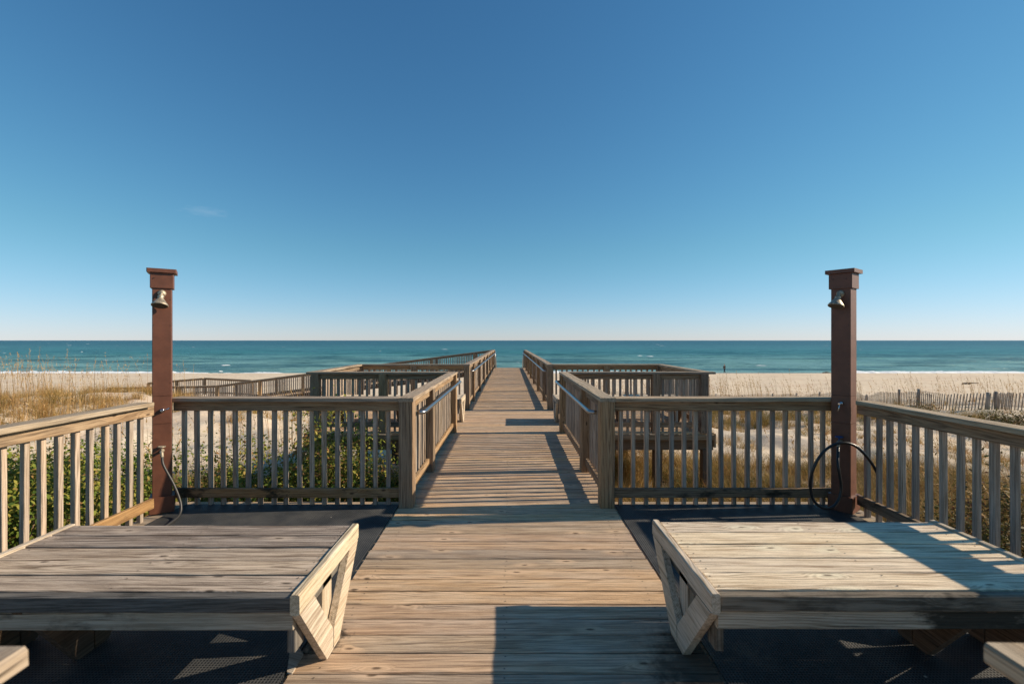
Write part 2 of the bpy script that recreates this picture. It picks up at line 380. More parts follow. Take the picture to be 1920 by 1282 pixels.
def thing(name, label, cat, loc=(0, 0, 0), group=None):
    o = bpy.data.objects.new(name, None); COL.objects.link(o); o.location = loc; o.empty_display_size = .2
    TOP[o.name] = Vector(loc); o['label'] = label; o['category'] = cat
    if group: o['group'] = group
    return o
def tag(o, label=None, cat=None, group=None, kind=None):
    if label: o['label'] = label
    if cat: o['category'] = cat
    if group: o['group'] = group
    if kind: o['kind'] = kind
    return o
def smooth(pts, n=8):
    """Catmull-Rom through pts"""
    P = [Vector(p) for p in pts]; P = [P[0]*2-P[1]]+P+[P[-1]*2-P[-2]]; out = []
    for i in range(1, len(P)-2):
        for k in range(n):
            t = k/n; a, b, c, d = P[i-1:i+3]
            out.append(.5*((2*b)+(c-a)*t+(2*a-5*b+4*c-d)*t*t+(3*b-a-3*c+d)*t**3))
    out.append(P[-2]); return out

# ------------------------------------------------------------------ terrain
PY = [-400, -30, 0, 8, 14, 20, 26, 33, 40, 48, 60, 75, 89, 94, 100, 140, 400]
PZ = [-1, -1, -1.0, -1.15, -1.2, -1.25, -1.75, -2.6, -3.5, -4.0, -4.2, -4.4, -4.70, -5.02, -5.6, -8, -14]
def ground(x, y):
    x = np.asarray(x, float); y = np.asarray(y, float)
    yy = y+1.6*np.sin(x*.045+1.0)+1.0*np.sin(x*.11)
    z = np.interp(np.where(y > 70, y, yy), PY, PZ)
    dune = np.clip((46-y)/12, 0, 1)*np.clip((np.hypot(x, y-2)-5)/5, 0, 1)
    z = z+dune*(.16*np.sin(x*.7+y*.35)*np.sin(y*.55-x*.2)+.09*np.sin(x*1.7+1)*np.sin(y*1.4+2)+.05*np.sin(x*3.1+y*2.2))
    z = z+.62*np.exp(-((x+18)/5.5)**2-((y-17)/5)**2)+.25*np.exp(-((x-21)/4)**2-((y-15.5)/4)**2)
    z = z-1.25*np.clip((-x-1)/6, 0, 1)*np.clip((y-21)/4, 0, 1)*np.clip((52-y)/14, 0, 1)
    z = z+np.clip((y-46)/10, 0, 1)*np.clip((90-y)/10, 0, 1)*(.05*np.sin(x*.31+y*.8)+.035*np.sin(x*.9-y*.5))
    return z
def axis(parts):
    out = []
    for a, b, st in parts: out += list(np.arange(a, b, st))
    return np.array(out+[parts[-1][1]])
def grid_mesh(name, xs, ys, zf, mat):
    X, Y = np.meshgrid(xs, ys); Z = zf(X, Y); nx, ny = len(xs), len(ys)
    co = np.stack([X, Y, Z], -1).reshape(-1, 3).astype(np.float32)
    i = (np.arange(ny-1)[:, None]*nx+np.arange(nx-1)[None]).ravel()
    F = np.stack([i, i+1, i+1+nx, i+nx], -1)
    me = np_mesh(name, co, F); me.polygons.foreach_set('use_smooth', np.ones(len(F), bool))
    return link(name, me, mat)
def np_mesh(name, co, F, attr=None):
    me = bpy.data.meshes.new(name); k = F.shape[1]
    me.vertices.add(len(co)); me.vertices.foreach_set('co', co.astype(np.float32).ravel())
    me.loops.add(F.size); me.loops.foreach_set('vertex_index', F.astype(np.int32).ravel())
    me.polygons.add(len(F)); me.polygons.foreach_set('loop_start', np.arange(0, F.size, k, dtype=np.int32))
    if attr is not None:
        a = me.attributes.new('gc', 'FLOAT', 'POINT'); a.data.foreach_set('value', attr.astype(np.float32))
    me.update(calc_edges=True); return me

xs = axis([(-3000, -400, 200), (-400, -120, 20), (-120, -36, 2.0), (-36, 36, .3), (36, 120, 2.0), (120, 400, 20), (400, 3000, 200)])
ys = axis([(-400, -40, 40), (-40, -4, 3), (-4, 50, .3), (50, 104, 1.0), (104, 400, 30)])
tag(grid_mesh('sand_ground', xs, ys, ground, M['sand']), kind='structure')

SEA = -5.0
def seaz(X, Y):
    a = np.clip((Y-93)/12, 0, 1)*np.clip((420-Y)/250, 0, 1)
    ph = .35*np.sin(X*.021)+.6*np.sin(X*.006+1.3)
    z = .16*np.sin(Y*.42+ph*4+X*.012)+.10*np.sin(Y*.83-X*.03+ph*3)+.08*np.sin(Y*.27+X*.05)+.06*np.sin(Y*1.3+X*.11+ph*5)
    return SEA+a*z*1.3
xs = axis([(-60000, -3000, 3000), (-3000, -600, 100), (-600, -240, 12), (-240, 240, 2.0), (240, 600, 12), (600, 3000, 100), (3000, 60000, 3000)])
ys = axis([(90, 250, .8), (250, 430, 2.5), (430, 2000, 40), (2000, 60000, 2000)])
tag(grid_mesh('sea_water', xs, ys, seaz, M['sea']), kind='structure')

# breaking wave and swash along the waterline
def surf(name, y0, x0, x1, width, height, seed, thr, label):
    rg = np.random.default_rng(seed); xs = np.arange(x0, x1, .35); V = []; F = []
    def nz(x, s, o): return mnoise.noise(Vector((x*s, o, seed*1.7)))
    prev = None
    for x in xs:
        env = nz(x, .028, 3)+.5*nz(x, .11, 9)+.25*nz(x, .5, 5)
        e = max(0, min(1, (env-thr)*2.2))
        if e <= .03: prev = None; continue
        yc = y0+1.6*nz(x, .03, 1)+.5*nz(x, .25, 2); w_ = width*(.35+.65*e)*(1+.5*nz(x, .9, 4)); h = height*e*(.7+.6*abs(nz(x, 1.1, 6)))
        q = len(V)
        for k, (u, t) in enumerate(((-.5, 0), (-.25, .55), (0, 1), (.3, .75), (.5, 0))):
            V.append((x, yc+u*w_, SEA-.06+h*t*(1+.25*nz(x*1.3, 1.9, k)) + (.04 if 0 < k < 4 else 0)))
        if prev is not None:
            for k in range(4): F.append((prev+k, q+k, q+k+1, prev+k+1))
        prev = q
    me = np_mesh(name, np.array(V), np.array(F)); me.polygons.foreach_set('use_smooth', np.ones(len(F), bool))
    tag(link(name, me, M['foam']), label, 'surf foam', kind='stuff')
surf('surf_foam', 93.2, -150, 150, 3.4, .5, 3, -.30, 'white broken surf along the edge of the wet sand')
def whitecaps():
    V = []; F = []
    for i in range(45):
        y = 98*math.exp(random.random()**1.5*2.4); x = random.uniform(-1.25, 1.25)*y; L = random.uniform(.4, 1.5)*(1+y/400); n = 6; q = len(V)
        z = float(seaz(np.array(x), np.array(y))); h = random.uniform(.06, .22)
        for k in range(n+1):
            t = k/n; e = math.sin(math.pi*t)
            for u, hh in ((-.16*L, 0), (0, 1), (.16*L, 0)):
                V.append((x+(t-.5)*L*2, y+u*e+.3*math.sin(t*5+i), z-.02+(h*e*hh)*(1+.5*random.random())))
        for k in range(n):
            for j in range(2): a = q+k*3+j; F.append((a, a+3, a+4, a+1))
    me = np_mesh('whitecap_foam', np.array(V), np.array(F)); tag(link('whitecap_foam', me, M['foam']), 'small white crests scattered over the blue sea', 'whitecaps', kind='stuff')
whitecaps()

# ------------------------------------------------------------------ boardwalk and decks
XC = -.03; HW = 1.03
mb = MB(); y = -2.6; PITCH = .1465
while y < 27.0:
    g = random.uniform(.008, .012) if y < 8 else random.uniform(.004, .011)
    j = random.uniform(-.006, .006); dz = random.uniform(-.0018, .0018)
    near = -1 < y < 9
    mb.board((XC-HW+random.uniform(-.006, .006), y+PITCH/2+j*.2, -.019+dz), (XC+HW+random.uniform(-.006, .006), y+PITCH/2-j*.2, -.019+dz+random.uniform(-.001, .001)),
             PITCH-g, .038, ch=.005, seg=.14 if near else 0, jit=.0009 if near else 0)
    if near:
        for xx in (-.93, -.03, .87):
            for yo in (.035, PITCH-.035): mb.nail(xx+random.uniform(-.012, .012), y+yo+random.uniform(-.008, .008), dz+.0018)
    y += PITCH
mb.build('boardwalk', M['deck'])['kind'] = 'structure'
# platform wings either side of the boardwalk
mb = MB()
for sg in (-1, 1):
    y = 8.10
    while y < 10.75:
        x0 = XC+sg*(HW+.004); x1 = sg*3.56
        a, b = min(x0, x1), max(x0, x1); g = random.uniform(.004, .01)
        mb.board((a, y+PITCH/2, -.020), (b, y+PITCH/2, -.020+random.uniform(-.002, .002)), PITCH-g, .038, ch=.004)
        y += PITCH
mb.build('platform_deck', M['deck'])['kind'] = 'structure'
# boards under the rubber mats
mb = MB()
for sg in (-1, 1):
    y = -2.6
    while y < 4.60:
        x0 = XC+sg*(HW+.008); x1 = sg*3.34
        mb.board((min(x0, x1), y+.0725, -.032), (max(x0, x1), y+.0725, -.032), .139, .036, ch=.003)
        y += .145
mb.build('side_deck', M['cap'])['kind'] = 'structure'
for sg, lb in ((-1, 'black honeycomb rubber mat under the greyer bench beside the red brown shower post'), (1, 'black honeycomb rubber mat under the paler bench beside the dark shower post')):
    x0 = XC+sg*(HW+.022); x1 = sg*3.17; m = MB()
    m.board((min(x0, x1), 1.0, -.007), (max(x0, x1), 1.0, -.007), 7.09, .011, ch=.002)
    tag(m.build('rubber_mat', M['mat']), lb, 'rubber mat', 'rubber mats on the deck')
m = MB(); m.poly([(-1.045-.028*1.0, 2.235, .002), (-1.045+.0, 2.225, .002), (-1.10+.05, 2.36, .002), (-1.125, 2.45, .002), (-1.12-.01, 2.38, .002)], (0, 0, 1), .006)
tag(m.build('wood_splinter', M['trim']), 'ochre sliver of broken wood lying on the black mat by the grey bench', 'wood sliver')

# frame under the walks
fr = thing('boardwalk_frame', 'brown timber beams and piles carrying the boardwalk platform over the grass', 'deck frame', (0, 8.1, -.3))
for sg in (-1, 1):
    xa, xb = sg*1.08, sg*3.56
    a, b = min(xa, xb), max(xa, xb)
    MB().board((a, 8.085, -.087), (b, 8.085, -.087), .038, .09, ch=.003).build('fascia', M['rail'], fr)
    MB().board((a, 8.17, -.20), (b, 8.17, -.20), .09, .235, ch=.003).build('beam', M['beam'], fr)
    MB().board((a, 10.72, -.18), (b, 10.72, -.18), .09, .235, ch=.003).build('beam', M['beam'], fr)
    MB().board((sg*3.58, 8.1, -.15), (sg*3.58, 10.8, -.15), .038, .24, ch=.003).build('rim_board', M['rail'], fr)
    for px_, py_ in ((2.62, 8.26), (3.44, 8.17), (2.62, 10.6), (3.44, 10.72), (1.0, 9.5)):
        MB().board((sg*px_, py_, -1.7), (sg*px_, py_, -.30), .14, .14, up=(0, 1, 0)).build('pile', M['beam'], fr)
    MB().board((XC+sg*(HW-.02), 4.6, -.17), (XC+sg*(HW-.02), 27, -.17), .038, .235, ch=.003).build('stringer', M['beam'], fr)
    for k in range(8):
        yy = 5.66+k*2.9; MB().board((XC+sg*.9, yy, -4.2 if yy > 20 else -2.2), (XC+sg*.9, yy, -.055), .14, .14, up=(0, 1, 0)).build('pile', M['beam'], fr)
MB().board((-3.36, 4.62, -.16), (3.36, 4.62, -.16), .038, .21, ch=.003).build('rim_board', M['rail'], fr)

# ------------------------------------------------------------------ railings
BAL = {}
def bal_mesh(h):
    k = round(h, 3)
    if k not in BAL:
        BAL[k] = [MB().board((0, 0, 0), (0, 0, h), .038, .038, up=(0, 1, 0), ch=.003, seg=.2, jit=.0008).build('baluster', M['baluster'], mesh_only=True) for _ in range(3)]
    return random.choice(BAL[k])
POST = {}
def post_mesh(h):
    k = round(h, 3)
    if k not in POST:
        POST[k] = [MB().board((0, 0, 0), (0, 0, h), .138, .138, up=(0, 1, 0), ch=.007, seg=.12, jit=.0012).build('post', M['rail'], mesh_only=True) for _ in range(2)]
    return random.choice(POST[k])
def railing(label, A, B, out, posts, group=None, zA=0.0, zB=0.0, capext=(.075, .075), postz=(-.02, 1.012), hand=None, pitch=.124, bal=True, caps=True, low='lowrail', ends=(.0, .0)):
    A = Vector((*A, zA)); B = Vector((*B, zB)); out = Vector((*out, 0)); d = B-A; L = Vector((d.x, d.y)).length; u = d/L
    t = thing('railing', label, 'railing', A, group)
    up = Vector((0, 0, 1)); H = lambda s, z: A+u*s+up*z
    MB().board(H(-capext[0], 1.031), H(L+capext[1], 1.031), .150, .038, ch=.005, seg=.13, jit=.0011).build('cap_rail', M['cap'], t)
    MB().board(H(ends[0], .965), H(L-ends[1], .965), .038, .090, ch=.004, seg=.2, jit=.0006).build('top_rail', M['rail'], t)
    MB().board(H(ends[0], .125), H(L-ends[1], .125), .038, .089, ch=.004, seg=.13, jit=.001).build('bottom_rail', M[low], t)
    for s in posts:
        o = link('post', post_mesh(postz[1]-postz[0]), None, t); p = H(s, postz[0])
        o.location = p-TOP[t.name]; o.rotation_euler = (0, 0, random.choice((0, 1, 2, 3))*math.pi/2)
    if bal:
        ss = []; s = ends[0]+pitch*.6
        while s < L-ends[1]-.02:
            if all(abs(s-q) > .10 for q in posts): ss.append(s)
            s += pitch
        ss.sort(key=lambda s: (H(s, .5)-Vector((0, 0, 1.6))).length)
        h = .975+.155
        for s in ss[:100]:
            o = link('baluster', bal_mesh(h), None, t)
            o.location = H(s+random.uniform(-.006, .006), -.155)+out*(.0395+random.uniform(0, .002))-TOP[t.name]
            o.rotation_euler = (random.uniform(-.006, .006), random.uniform(-.007, .007), random.choice((0, 1, 2, 3))*math.pi/2+random.uniform(-.05, .05)); k_ = random.uniform(.93, 1.06); o.scale = (k_, k_, random.uniform(.985, 1.0))
        if ss[100:]:
            m = MB()
            for s in ss[100:]:
                p = H(s, -.155)+out*.0395; m.board(p, p+up*h, .038, .038, up=(0, 1, 0), ch=.003)
            m.build('baluster', M['baluster'], t)['kind'] = 'stuff'
    if hand:
        s0, s1 = hand; i = -out
        def pt(s, o_, z=.885): return H(s, z)+i*o_
        path = [pt(s0, .069), pt(s0, .105), pt(s0+.012, .128), pt(s0+.045, .14), pt(s0+.12, .14)]
        path += [pt(s0+(s1-s0)*k/8, .14) for k in range(1, 8)]
        path += [pt(s1-.12, .14), pt(s1-.045, .14), pt(s1-.012, .128), pt(s1, .105), pt(s1, .069)]
        hr = MB().tube(path, .021, 12).build('handrail', M['steel'], t)
        for s in posts[1:-1]:
            MB().tube([pt(s, .069, .84), pt(s, .11, .845), pt(s, .135, .867)], .007, 6).build('bracket', M['steel'], hr)
    return t

XL, XR = -.995, .935           # post centres of the walk rails
Y1, Y2, Y3, Y4 = 4.50, 8.08, 10.74, 26.9
G = 'timber railings of the boardwalk'
railing('grey timber side railing of the near deck, catching sun, running behind the greyer bench', (-3.24, .2), (-3.24, 4.20), (-1, 0), [.0, 2.0], G, capext=(.075, -.07), low='lowrail')
railing('shaded timber side railing of the near deck behind the paler bench', (3.235, .2), (3.235, 4.30), (1, 0), [.0, 2.0], G, capext=(.075, -.06))
railing('timber railing between the red brown shower post and the walkway corner post', (-3.25, Y1), (XL, Y1), (0, 1), [], G, capext=(.0, -.078), ends=(0, .069))
railing('timber railing between the walkway corner post and the dark shower post', (XR, Y1), (3.14, Y1), (0, 1), [], G, capext=(-.078, .0), ends=(.069, 0))
railing('sunlit first walkway railing with steel handrail, ending at the notched bench', (XL, Y1), (XL, Y2), (-1, 0), [0, 1.2, Y2-Y1], G, hand=(.12, Y2-Y1-.02), low='rail')
railing('shaded first walkway railing with steel handrail, ending at the platform gap', (XR, Y1), (XR, Y2), (1, 0), [0, 1.2, Y2-Y1], G, hand=(.12, Y2-Y1-.02), low='rail')
railing('near railing of the platform wing above the green shrubs', (-3.47, Y2+.06), (XL, Y2+.06), (0, 1), [0.07, 1.25], G, capext=(.075, -.078), ends=(0, .069), low='rail')
railing('outer end railing of the platform wing above the green shrubs', (-3.47, Y2+.06), (-3.47, Y3), (-1, 0), [], G, capext=(-.078, -.078), low='rail')
railing('back railing of the platform wing on the ramp side', (-3.47, Y3), (XL, Y3), (0, 1), [0.0, 1.25], G, capext=(.075, -.078), ends=(0, .069), low='rail')
railing('near railing of the platform wing above the golden grass', (XR, Y2+.06), (3.47, Y2+.06), (0, 1), [1.62, 2.46], G, capext=(-.078, .11), ends=(.069, 0), low='rail')
railing('outer end railing of the platform wing above the golden grass', (3.47, Y2+.06), (3.47, Y3), (1, 0), [], G, capext=(-.078, -.078), low='rail')
railing('back railing of the platform wing on the sand fence side', (XR, Y3), (3.47, Y3), (0, 1), [1.3, 2.53], G, capext=(-.078, .075), ends=(.069, 0), low='rail')
fp = [0, 1.5]+[1.5+2.42*k for k in range(1, 6)]+[Y4-Y3]
railing('sunlit long far walkway railing with steel handrail, meeting the beach ramp', (XL, Y3), (XL+.05, Y4), (-1, 0), fp, G, hand=(.12, Y4-Y3-.3), low='rail')
railing('shaded long far walkway railing with steel handrail on the sand fence side', (XR, Y3), (XR-.05, Y4), (1, 0), fp, G, hand=(.12, Y4-Y3-.3), low='rail')
# near ends of the rails the camera stands between
railing('blurred sunlit railing end in the near corner below the greyer bench', (-.942, -1.6), (-.942, .76), (-1, 0), [0, 2.30], G, capext=(.075, .075), low='rail')
railing('blurred shaded railing end in the near corner below the paler bench', (.938, -1.6), (.938, .76), (1, 0), [0, 2.30], G, capext=(.075, .085), low='rail')
# ramp down to the beach, running off to the side behind the platform
def rampz(x): return .0 if x > -1.1 else (-(-1.1-x)*.1285 if x > -16.4 else -(16.4-1.1)*.1285)
X5, X6 = -1.1, -16.4
railing('near railing of the sloping beach ramp behind the platform', (X6, 26.0), (X5-.0, 26.0), (0, -1), [0, 2.4, 4.8, 7.2, 9.6, 12.0, 14.4], G, zA=rampz(X6), zB=0, capext=(0, 0), low='rail')
railing('far railing of the sloping beach ramp, rising to the boardwalk end', (X6, 27.8), (XL+.05, 27.8), (0, 1), [0, 2.4, 4.8, 7.2, 9.6, 12.0, 14.4], G, zA=rampz(X6), zB=0, capext=(0, 0.05), low='rail')
railing('near railing of the level ramp landing beside the red brown shower post', (-22.5, 26.0), (X6, 26.0), (0, -1), [0, 2.0, 4.0], G, zA=rampz(X6)-.12, zB=rampz(X6), capext=(0, 0), low='rail')
railing('far railing of the lowest ramp flight, rising gently to a crest', (-19.6, 29.8), (-16.6, 29.8), (0, 1), [0, 3.0], G, zA=rampz(X6)+.12, zB=rampz(X6)-.02, capext=(0, 0), low='rail')
railing('short sloping railing beyond the ramp landing beside the red brown shower post', (-23.2, 29.8), (-19.7, 29.8), (0, 1), [0, 1.8], G, zA=rampz(X6)-.18, zB=rampz(X6)+.11, capext=(0, 0), low='rail')
mb = MB(); x = -1.06
while x > -23:
    z = rampz(x)
    mb.board((x-.07, 25.95, z-.02), (x-.07, 27.85, z-.02), .138, .036, ch=.003); x -= .145
mb.build('ramp_deck', M['deck'])['kind'] = 'structure'
rf = thing('ramp_frame', 'dark timber stringers and piles carrying the sloping beach ramp', 'ramp frame', (-8, 27, -1))
for yy in (26.06, 27.74):
    MB().board((X5, yy, -.16), (X6, yy, rampz(X6)-.16), .038, .235, ch=.003).build('stringer', M['beam'], rf)
    MB().board((X6, yy, rampz(X6)-.16), (-23, yy, rampz(X6)-.16), .038, .235, ch=.003).build('stringer', M['beam'], rf)
    for k in range(9):
        xx = -2-k*2.4; MB().board((xx, yy+.08, -4.4), (xx, yy+.08, rampz(xx)-.06), .14, .14, up=(0, 1, 0)).build('pile', M['beam'], rf)
# stair handrails at the far end
for xx, lb in ((XL+.15, 'thin dark steel stair handrail at the far boardwalk end, on the ramp side'), (XR-.15, 'thin dark steel stair handrail at the far boardwalk end, on the sand fence side')):
    t = thing('stair_handrail', lb, 'handrail', (xx, 27.0, 0), 'stair handrails at the far boardwalk end')
    MB().tube([(xx, 26.9, -.05), (xx, 26.9, .5), (xx, 26.9, 1.0)], .022, 8).build('upright', M['steel'], t)
    MB().tube([(xx, 26.9, .98), (xx, 28.2, .35), (xx, 30.0, -.7), (xx, 30.0, -1.6)], .021, 8).build('rail_tube', M['steel'], t)
mb = MB()
for k in range(12): mb.board((XC-HW, 27.1+.29*k, -.17*(k+1)), (XC+HW, 27.1+.29*k, -.17*(k+1)), .28, .038)
mb.build('beach_steps', M['deck'])['kind'] = 'structure'

# ------------------------------------------------------------------ benches
def bench(label, sg, xe, xw, y0, y1, group, seatm, trimm, edgem, apronm, fine=True):
    """low broad plank bench from the walkway end (xe) to the rail (xw); sg=+1 towards +x"""
    t = thing('bench', label, 'bench', (xe, (y0+y1)/2, 0), group); Z = .485
    X0 = xe+sg*.045; a, b = min(X0, xw), max(X0, xw); sgm = .12 if fine else 0; jt = .0012 if fine else 0
    m = MB(); yy = y0+.045; pw = (y1-.002-yy)/5
    for k in range(5):
        g = random.uniform(.010, .014); dz = random.uniform(-.002, .002)
        m.board((a, yy+pw/2, Z-.019+dz), (b, yy+pw/2, Z-.019+dz+random.uniform(-.002, .002)), pw-g, .038, ch=.0035, seg=sgm, jit=jt, lip=g/2-.0006)
        if fine:
            for xx in (xe+sg*.075, xe+sg*.88, xw-sg*.10):
                for yo in (.035, pw-.035): m.nail(xx+random.uniform(-.012, .012), yy+yo+random.uniform(-.008, .008), Z+dz+.0019)
        yy += pw
    m.build('seat', M[seatm], t)
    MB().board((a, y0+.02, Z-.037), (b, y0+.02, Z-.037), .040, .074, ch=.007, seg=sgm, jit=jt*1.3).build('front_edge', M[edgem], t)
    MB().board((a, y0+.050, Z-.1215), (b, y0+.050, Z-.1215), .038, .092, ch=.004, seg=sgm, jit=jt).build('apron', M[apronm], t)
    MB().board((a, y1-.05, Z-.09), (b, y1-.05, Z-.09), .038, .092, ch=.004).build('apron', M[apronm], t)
    MB().board((xe+sg*.019, y0-.006, Z-.035), (xe+sg*.019, y1+.004, Z-.035), .040, .090, ch=.006, seg=sgm, jit=jt).build('end_trim', M[trimm], t)
    MB().board((xw-sg*.02, y0, Z-.02), (xw-sg*.02, y1, Z-.02), .036, .06, ch=.004).build('wall_trim', M[trimm], t)
    ym = (y0+y1)/2
    def vee(x, th, mm, zt, inner=True):
        n = (1, 0, 0); zb = .003
        # a pair of slanting boards meeting on the deck, feet cut level
        MB().poly([(x, y0+.005, zt), (x, y0+.155, zt), (x, ym-.004, zb+.105), (x, ym-.004, zb), (x, ym-.085, zb)], n, th).build('leg', M[mm], t)
        MB().poly([(x, y1-.155, zt), (x, y1-.005, zt), (x, ym+.085, zb), (x, ym+.004, zb), (x, ym+.004, zb+.105)], n, th).build('leg', M[mm], t)
        if inner:
            MB().board((x+sg*.045, ym+.03, zb), (x+sg*.045, ym+.03, Z-.04), .038, .12, up=(0, 1, 0)).build('centre_post', M[mm], t)
    vee(xe+sg*.019, .038, trimm, Z-.081)
    MB().board((xe+sg*.064, y0+.10, .205), (xe+sg*.064, y0+.10, Z-.04), .038, .088, up=(0, 1, 0)).build('corner_block', M[edgem], t)
    MB().board((xe+sg*.064, y0+.06, Z-.122), (xe+sg*.064, y1-.07, Z-.122), .038, .09).build('bearer', M[edgem], t)
    for xs_ in (xe+sg*1.26, xw-sg*.10):
        vee(xs_, .038, 'beam', Z-.06, False)  # shade under the seat put into the colour: darker beam wood
    return t
B = 'low plank benches on the boardwalk'
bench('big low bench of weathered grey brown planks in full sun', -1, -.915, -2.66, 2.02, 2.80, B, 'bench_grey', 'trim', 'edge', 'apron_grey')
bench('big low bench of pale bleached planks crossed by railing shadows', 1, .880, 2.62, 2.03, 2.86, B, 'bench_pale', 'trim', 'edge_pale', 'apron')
bench('small distant bench with a pale sunlit end in the platform gap above the shrubs', -1, -.915, -3.40, 8.78, 9.56, B, 'bench_pale', 'trim', 'edge', 'edge', False)
bench('small distant bench with a shaded end in the platform gap above the golden grass', 1, .880, 3.40, 8.78, 9.56, B, 'bench_pale', 'trim', 'edge', 'edge', False)

# ------------------------------------------------------------------ shower posts
def shower(label, side, cx, cy, phi, knob_z, bib_z, lever, paint, s=.146):
    t = thing('shower_post', label, 'shower post', (cx, cy, 0), 'beach shower posts'); a = R(phi)
    n = Vector((-side*math.sin(a), -math.cos(a), 0)); tv = Vector((-n.y, n.x, 0)); rot = math.atan2(tv.y, tv.x); c = Vector((cx, cy, 0))
    up = Vector((0, 0, 1)); F = lambda u, d, z: c+tv*u+n*(s/2+d)+up*z
    m = MB()
    for z0, z1 in ((0, .823), (.826, 1.082), (1.085, 2.10)): m.box(c+up*(z0+z1)/2, (s, s, z1-z0), rot, .004)
    for sx in (-1, 1):
        pass
    # lift the boxes' grain: boxes run along x, so rebuild the shaft as upright boards
    m = MB()
    for z0, z1 in ((0, .823), (.826, 1.082), (1.085, 2.12)): m.board(c+up*z0, c+up*z1, s, s, up=n, ch=.004)
    sh = m.build('shaft', M['paint'], t)
    MB().board(c+up*.002, c+up*.150, s+.044, s+.044, up=n, ch=.004).build('plinth', M['paint'], t)
    MB().board(c+up*2.085, c+up*2.225, s+.030, s+.030, up=n, ch=.004).build('collar', M['paint'], t)
    MB().board(c+up*2.227, c+up*2.262, s+.078, s+.078, up=n, ch=.006).build('cap_board', M['paint'], t)
    scr = [(-.055, .021, 2.175), (.05, .021, 2.172)]+[(u, 0, z) for z in (1.98, 1.74, 1.38, 1.20, .74) for u in (-.064, .064)]
    for u, d, z in scr:
        if random.random() < .85: MB().tube([F(u, d-.002, z), F(u, d+.002, z)], .0045, 8).build('screw', M['screw'], t)
    # shower head: flange, bent neck, bell
    hd = thing_part('shower_head', t)
    zz = 2.035
    MB().tube([F(.0, -.001, zz), F(0, .008, zz), F(0, .022, zz), F(0, .028, zz)], [.032, .034, .026, .014], 18).build('flange', M['brass'], hd)
    MB().tube(smooth([F(0, .02, zz), F(0, .042, zz-.004), F(-.002, .056, zz-.026)], 5), .0125, 12).build('neck', M['brass'], hd)
    d = (n*.32-up*.92+tv*-.08).normalized(); p = F(-.002, .054, zz-.022)
    bell = [(0, .016), (.012, .021), (.02, .018), (.028, .019), (.05, .031), (.072, .045), (.082, .05), (.09, .052), (.094, .050)]
    MB().tube([p+d*k*1.12 for k, r_ in bell], [r_*1.27 for k, r_ in bell], 24).build('bell', M['brass'], hd)
    MB().tube([p+d*.1055, p+d*.1075], [.057, .056], 24).build('nozzle_plate', M['nozzle'], hd)
    # push valve with lever
    kb = MB(); kb.tube([F(.005, 0, knob_z), F(.005, .02, knob_z), F(.005, .024, knob_z)], [.02, .018, .012], 14)
    kb = kb.build('valve', M['chrome'], t)
    q = F(.005, .028, knob_z)
    MB().tube([q, q+n*.012, q+n*.03], [.012, .016, .009], 12).build('knob', M['chrome'], kb)
    lv = (tv*lever[0]+up*lever[1])
    MB().tube([q+n*.015, q+n*.02+lv*.5, q+n*.03+lv], [.006, .005, .0065], 8).build('lever', M['chrome'], kb)
    # hose tap
    tp = MB().tube([F(.0, 0, bib_z), F(0, .012, bib_z), F(0, .055, bib_z)], [.022, .013, .013], 12).build('tap', M['brass'], t)
    MB().tube(smooth([F(0, .05, bib_z), F(.004, .075, bib_z-.006), F(.008, .085, bib_z-.045)], 4), [.014]*9, 12).build('spout', M['brass'], tp)
    hw = MB()
    ctr = F(0, .042, bib_z+.045)
    hw.tube([F(0, .042, bib_z), ctr], .006, 8)
    hw.tube([ctr+(tv*math.cos(k*math.pi/8)+n*math.sin(k*math.pi/8))*.027 for k in range(17)], .006, 8)
    for k in range(3):
        aa = k*math.pi/3; hw.tube([ctr-(tv*math.cos(aa)+n*math.sin(aa))*.026, ctr+(tv*math.cos(aa)+n*math.sin(aa))*.026], .004, 6)
    hw.build('tap_handle', M['blue'] if side > 0 else M['brass'], tp)
    return F
def thing_part(name, parent):
    o = bpy.data.objects.new(name, None); COL.objects.link(o); o.parent = parent; TOP[o.name] = TOP[parent.name]; return o
FL = shower('red brown painted shower post lit by the sun, with a rusty bell shower head', -1, -3.275, 4.375, 33, .95, .575, (.055, .022), 'paint')
FR = shower('shower post standing in shade with a sunlit edge and a looped black hose', 1, 3.166, 4.40, 53, 1.01, .655, (-.006, -.07), 'paint', .158)
hp = [FL(.008, .085, .54), FL(.02, .11, .46), FL(.10, .16, .28), FL(.15, .20, .12), FL(.145, .26, .035), FL(.08, .40, .014), FL(.0, .56, .012), FL(-.05, .8, .012)]
tag(MB().tube(smooth(hp, 8), .0105, 10).build('garden_hose', M['hose_grey']), 'grey rubber hose hanging from the tap of the sunlit shower post', 'hose', 'hoses on the shower posts')
def at(px, py, y): return Vector(((px-956)*y/870, y, 1.6-(py-638)*y/870))
hp = [FR(.008, .085, .615)]+[at(*q) for q in ((1571, 868, 4.19), (1575, 895, 4.17), (1577, 915, 4.17), (1572, 937, 4.16), (1560, 951, 4.15), (1543, 951.5, 4.15), (1526, 938, 4.16), (1519.5, 912, 4.17), (1523, 885, 4.16), (1536, 857, 4.15), (1555, 838, 4.14), (1578, 830, 4.13), (1600, 834, 4.13), (1618, 848, 4.13), (1635, 869, 4.14), (1648, 893, 4.15))]
tag(MB().tube(smooth(hp, 8), .0125, 10).build('garden_hose', M['hose_black']), 'stiff black rubber hose looped over the tap of the shaded shower post', 'hose', 'hoses on the shower posts')

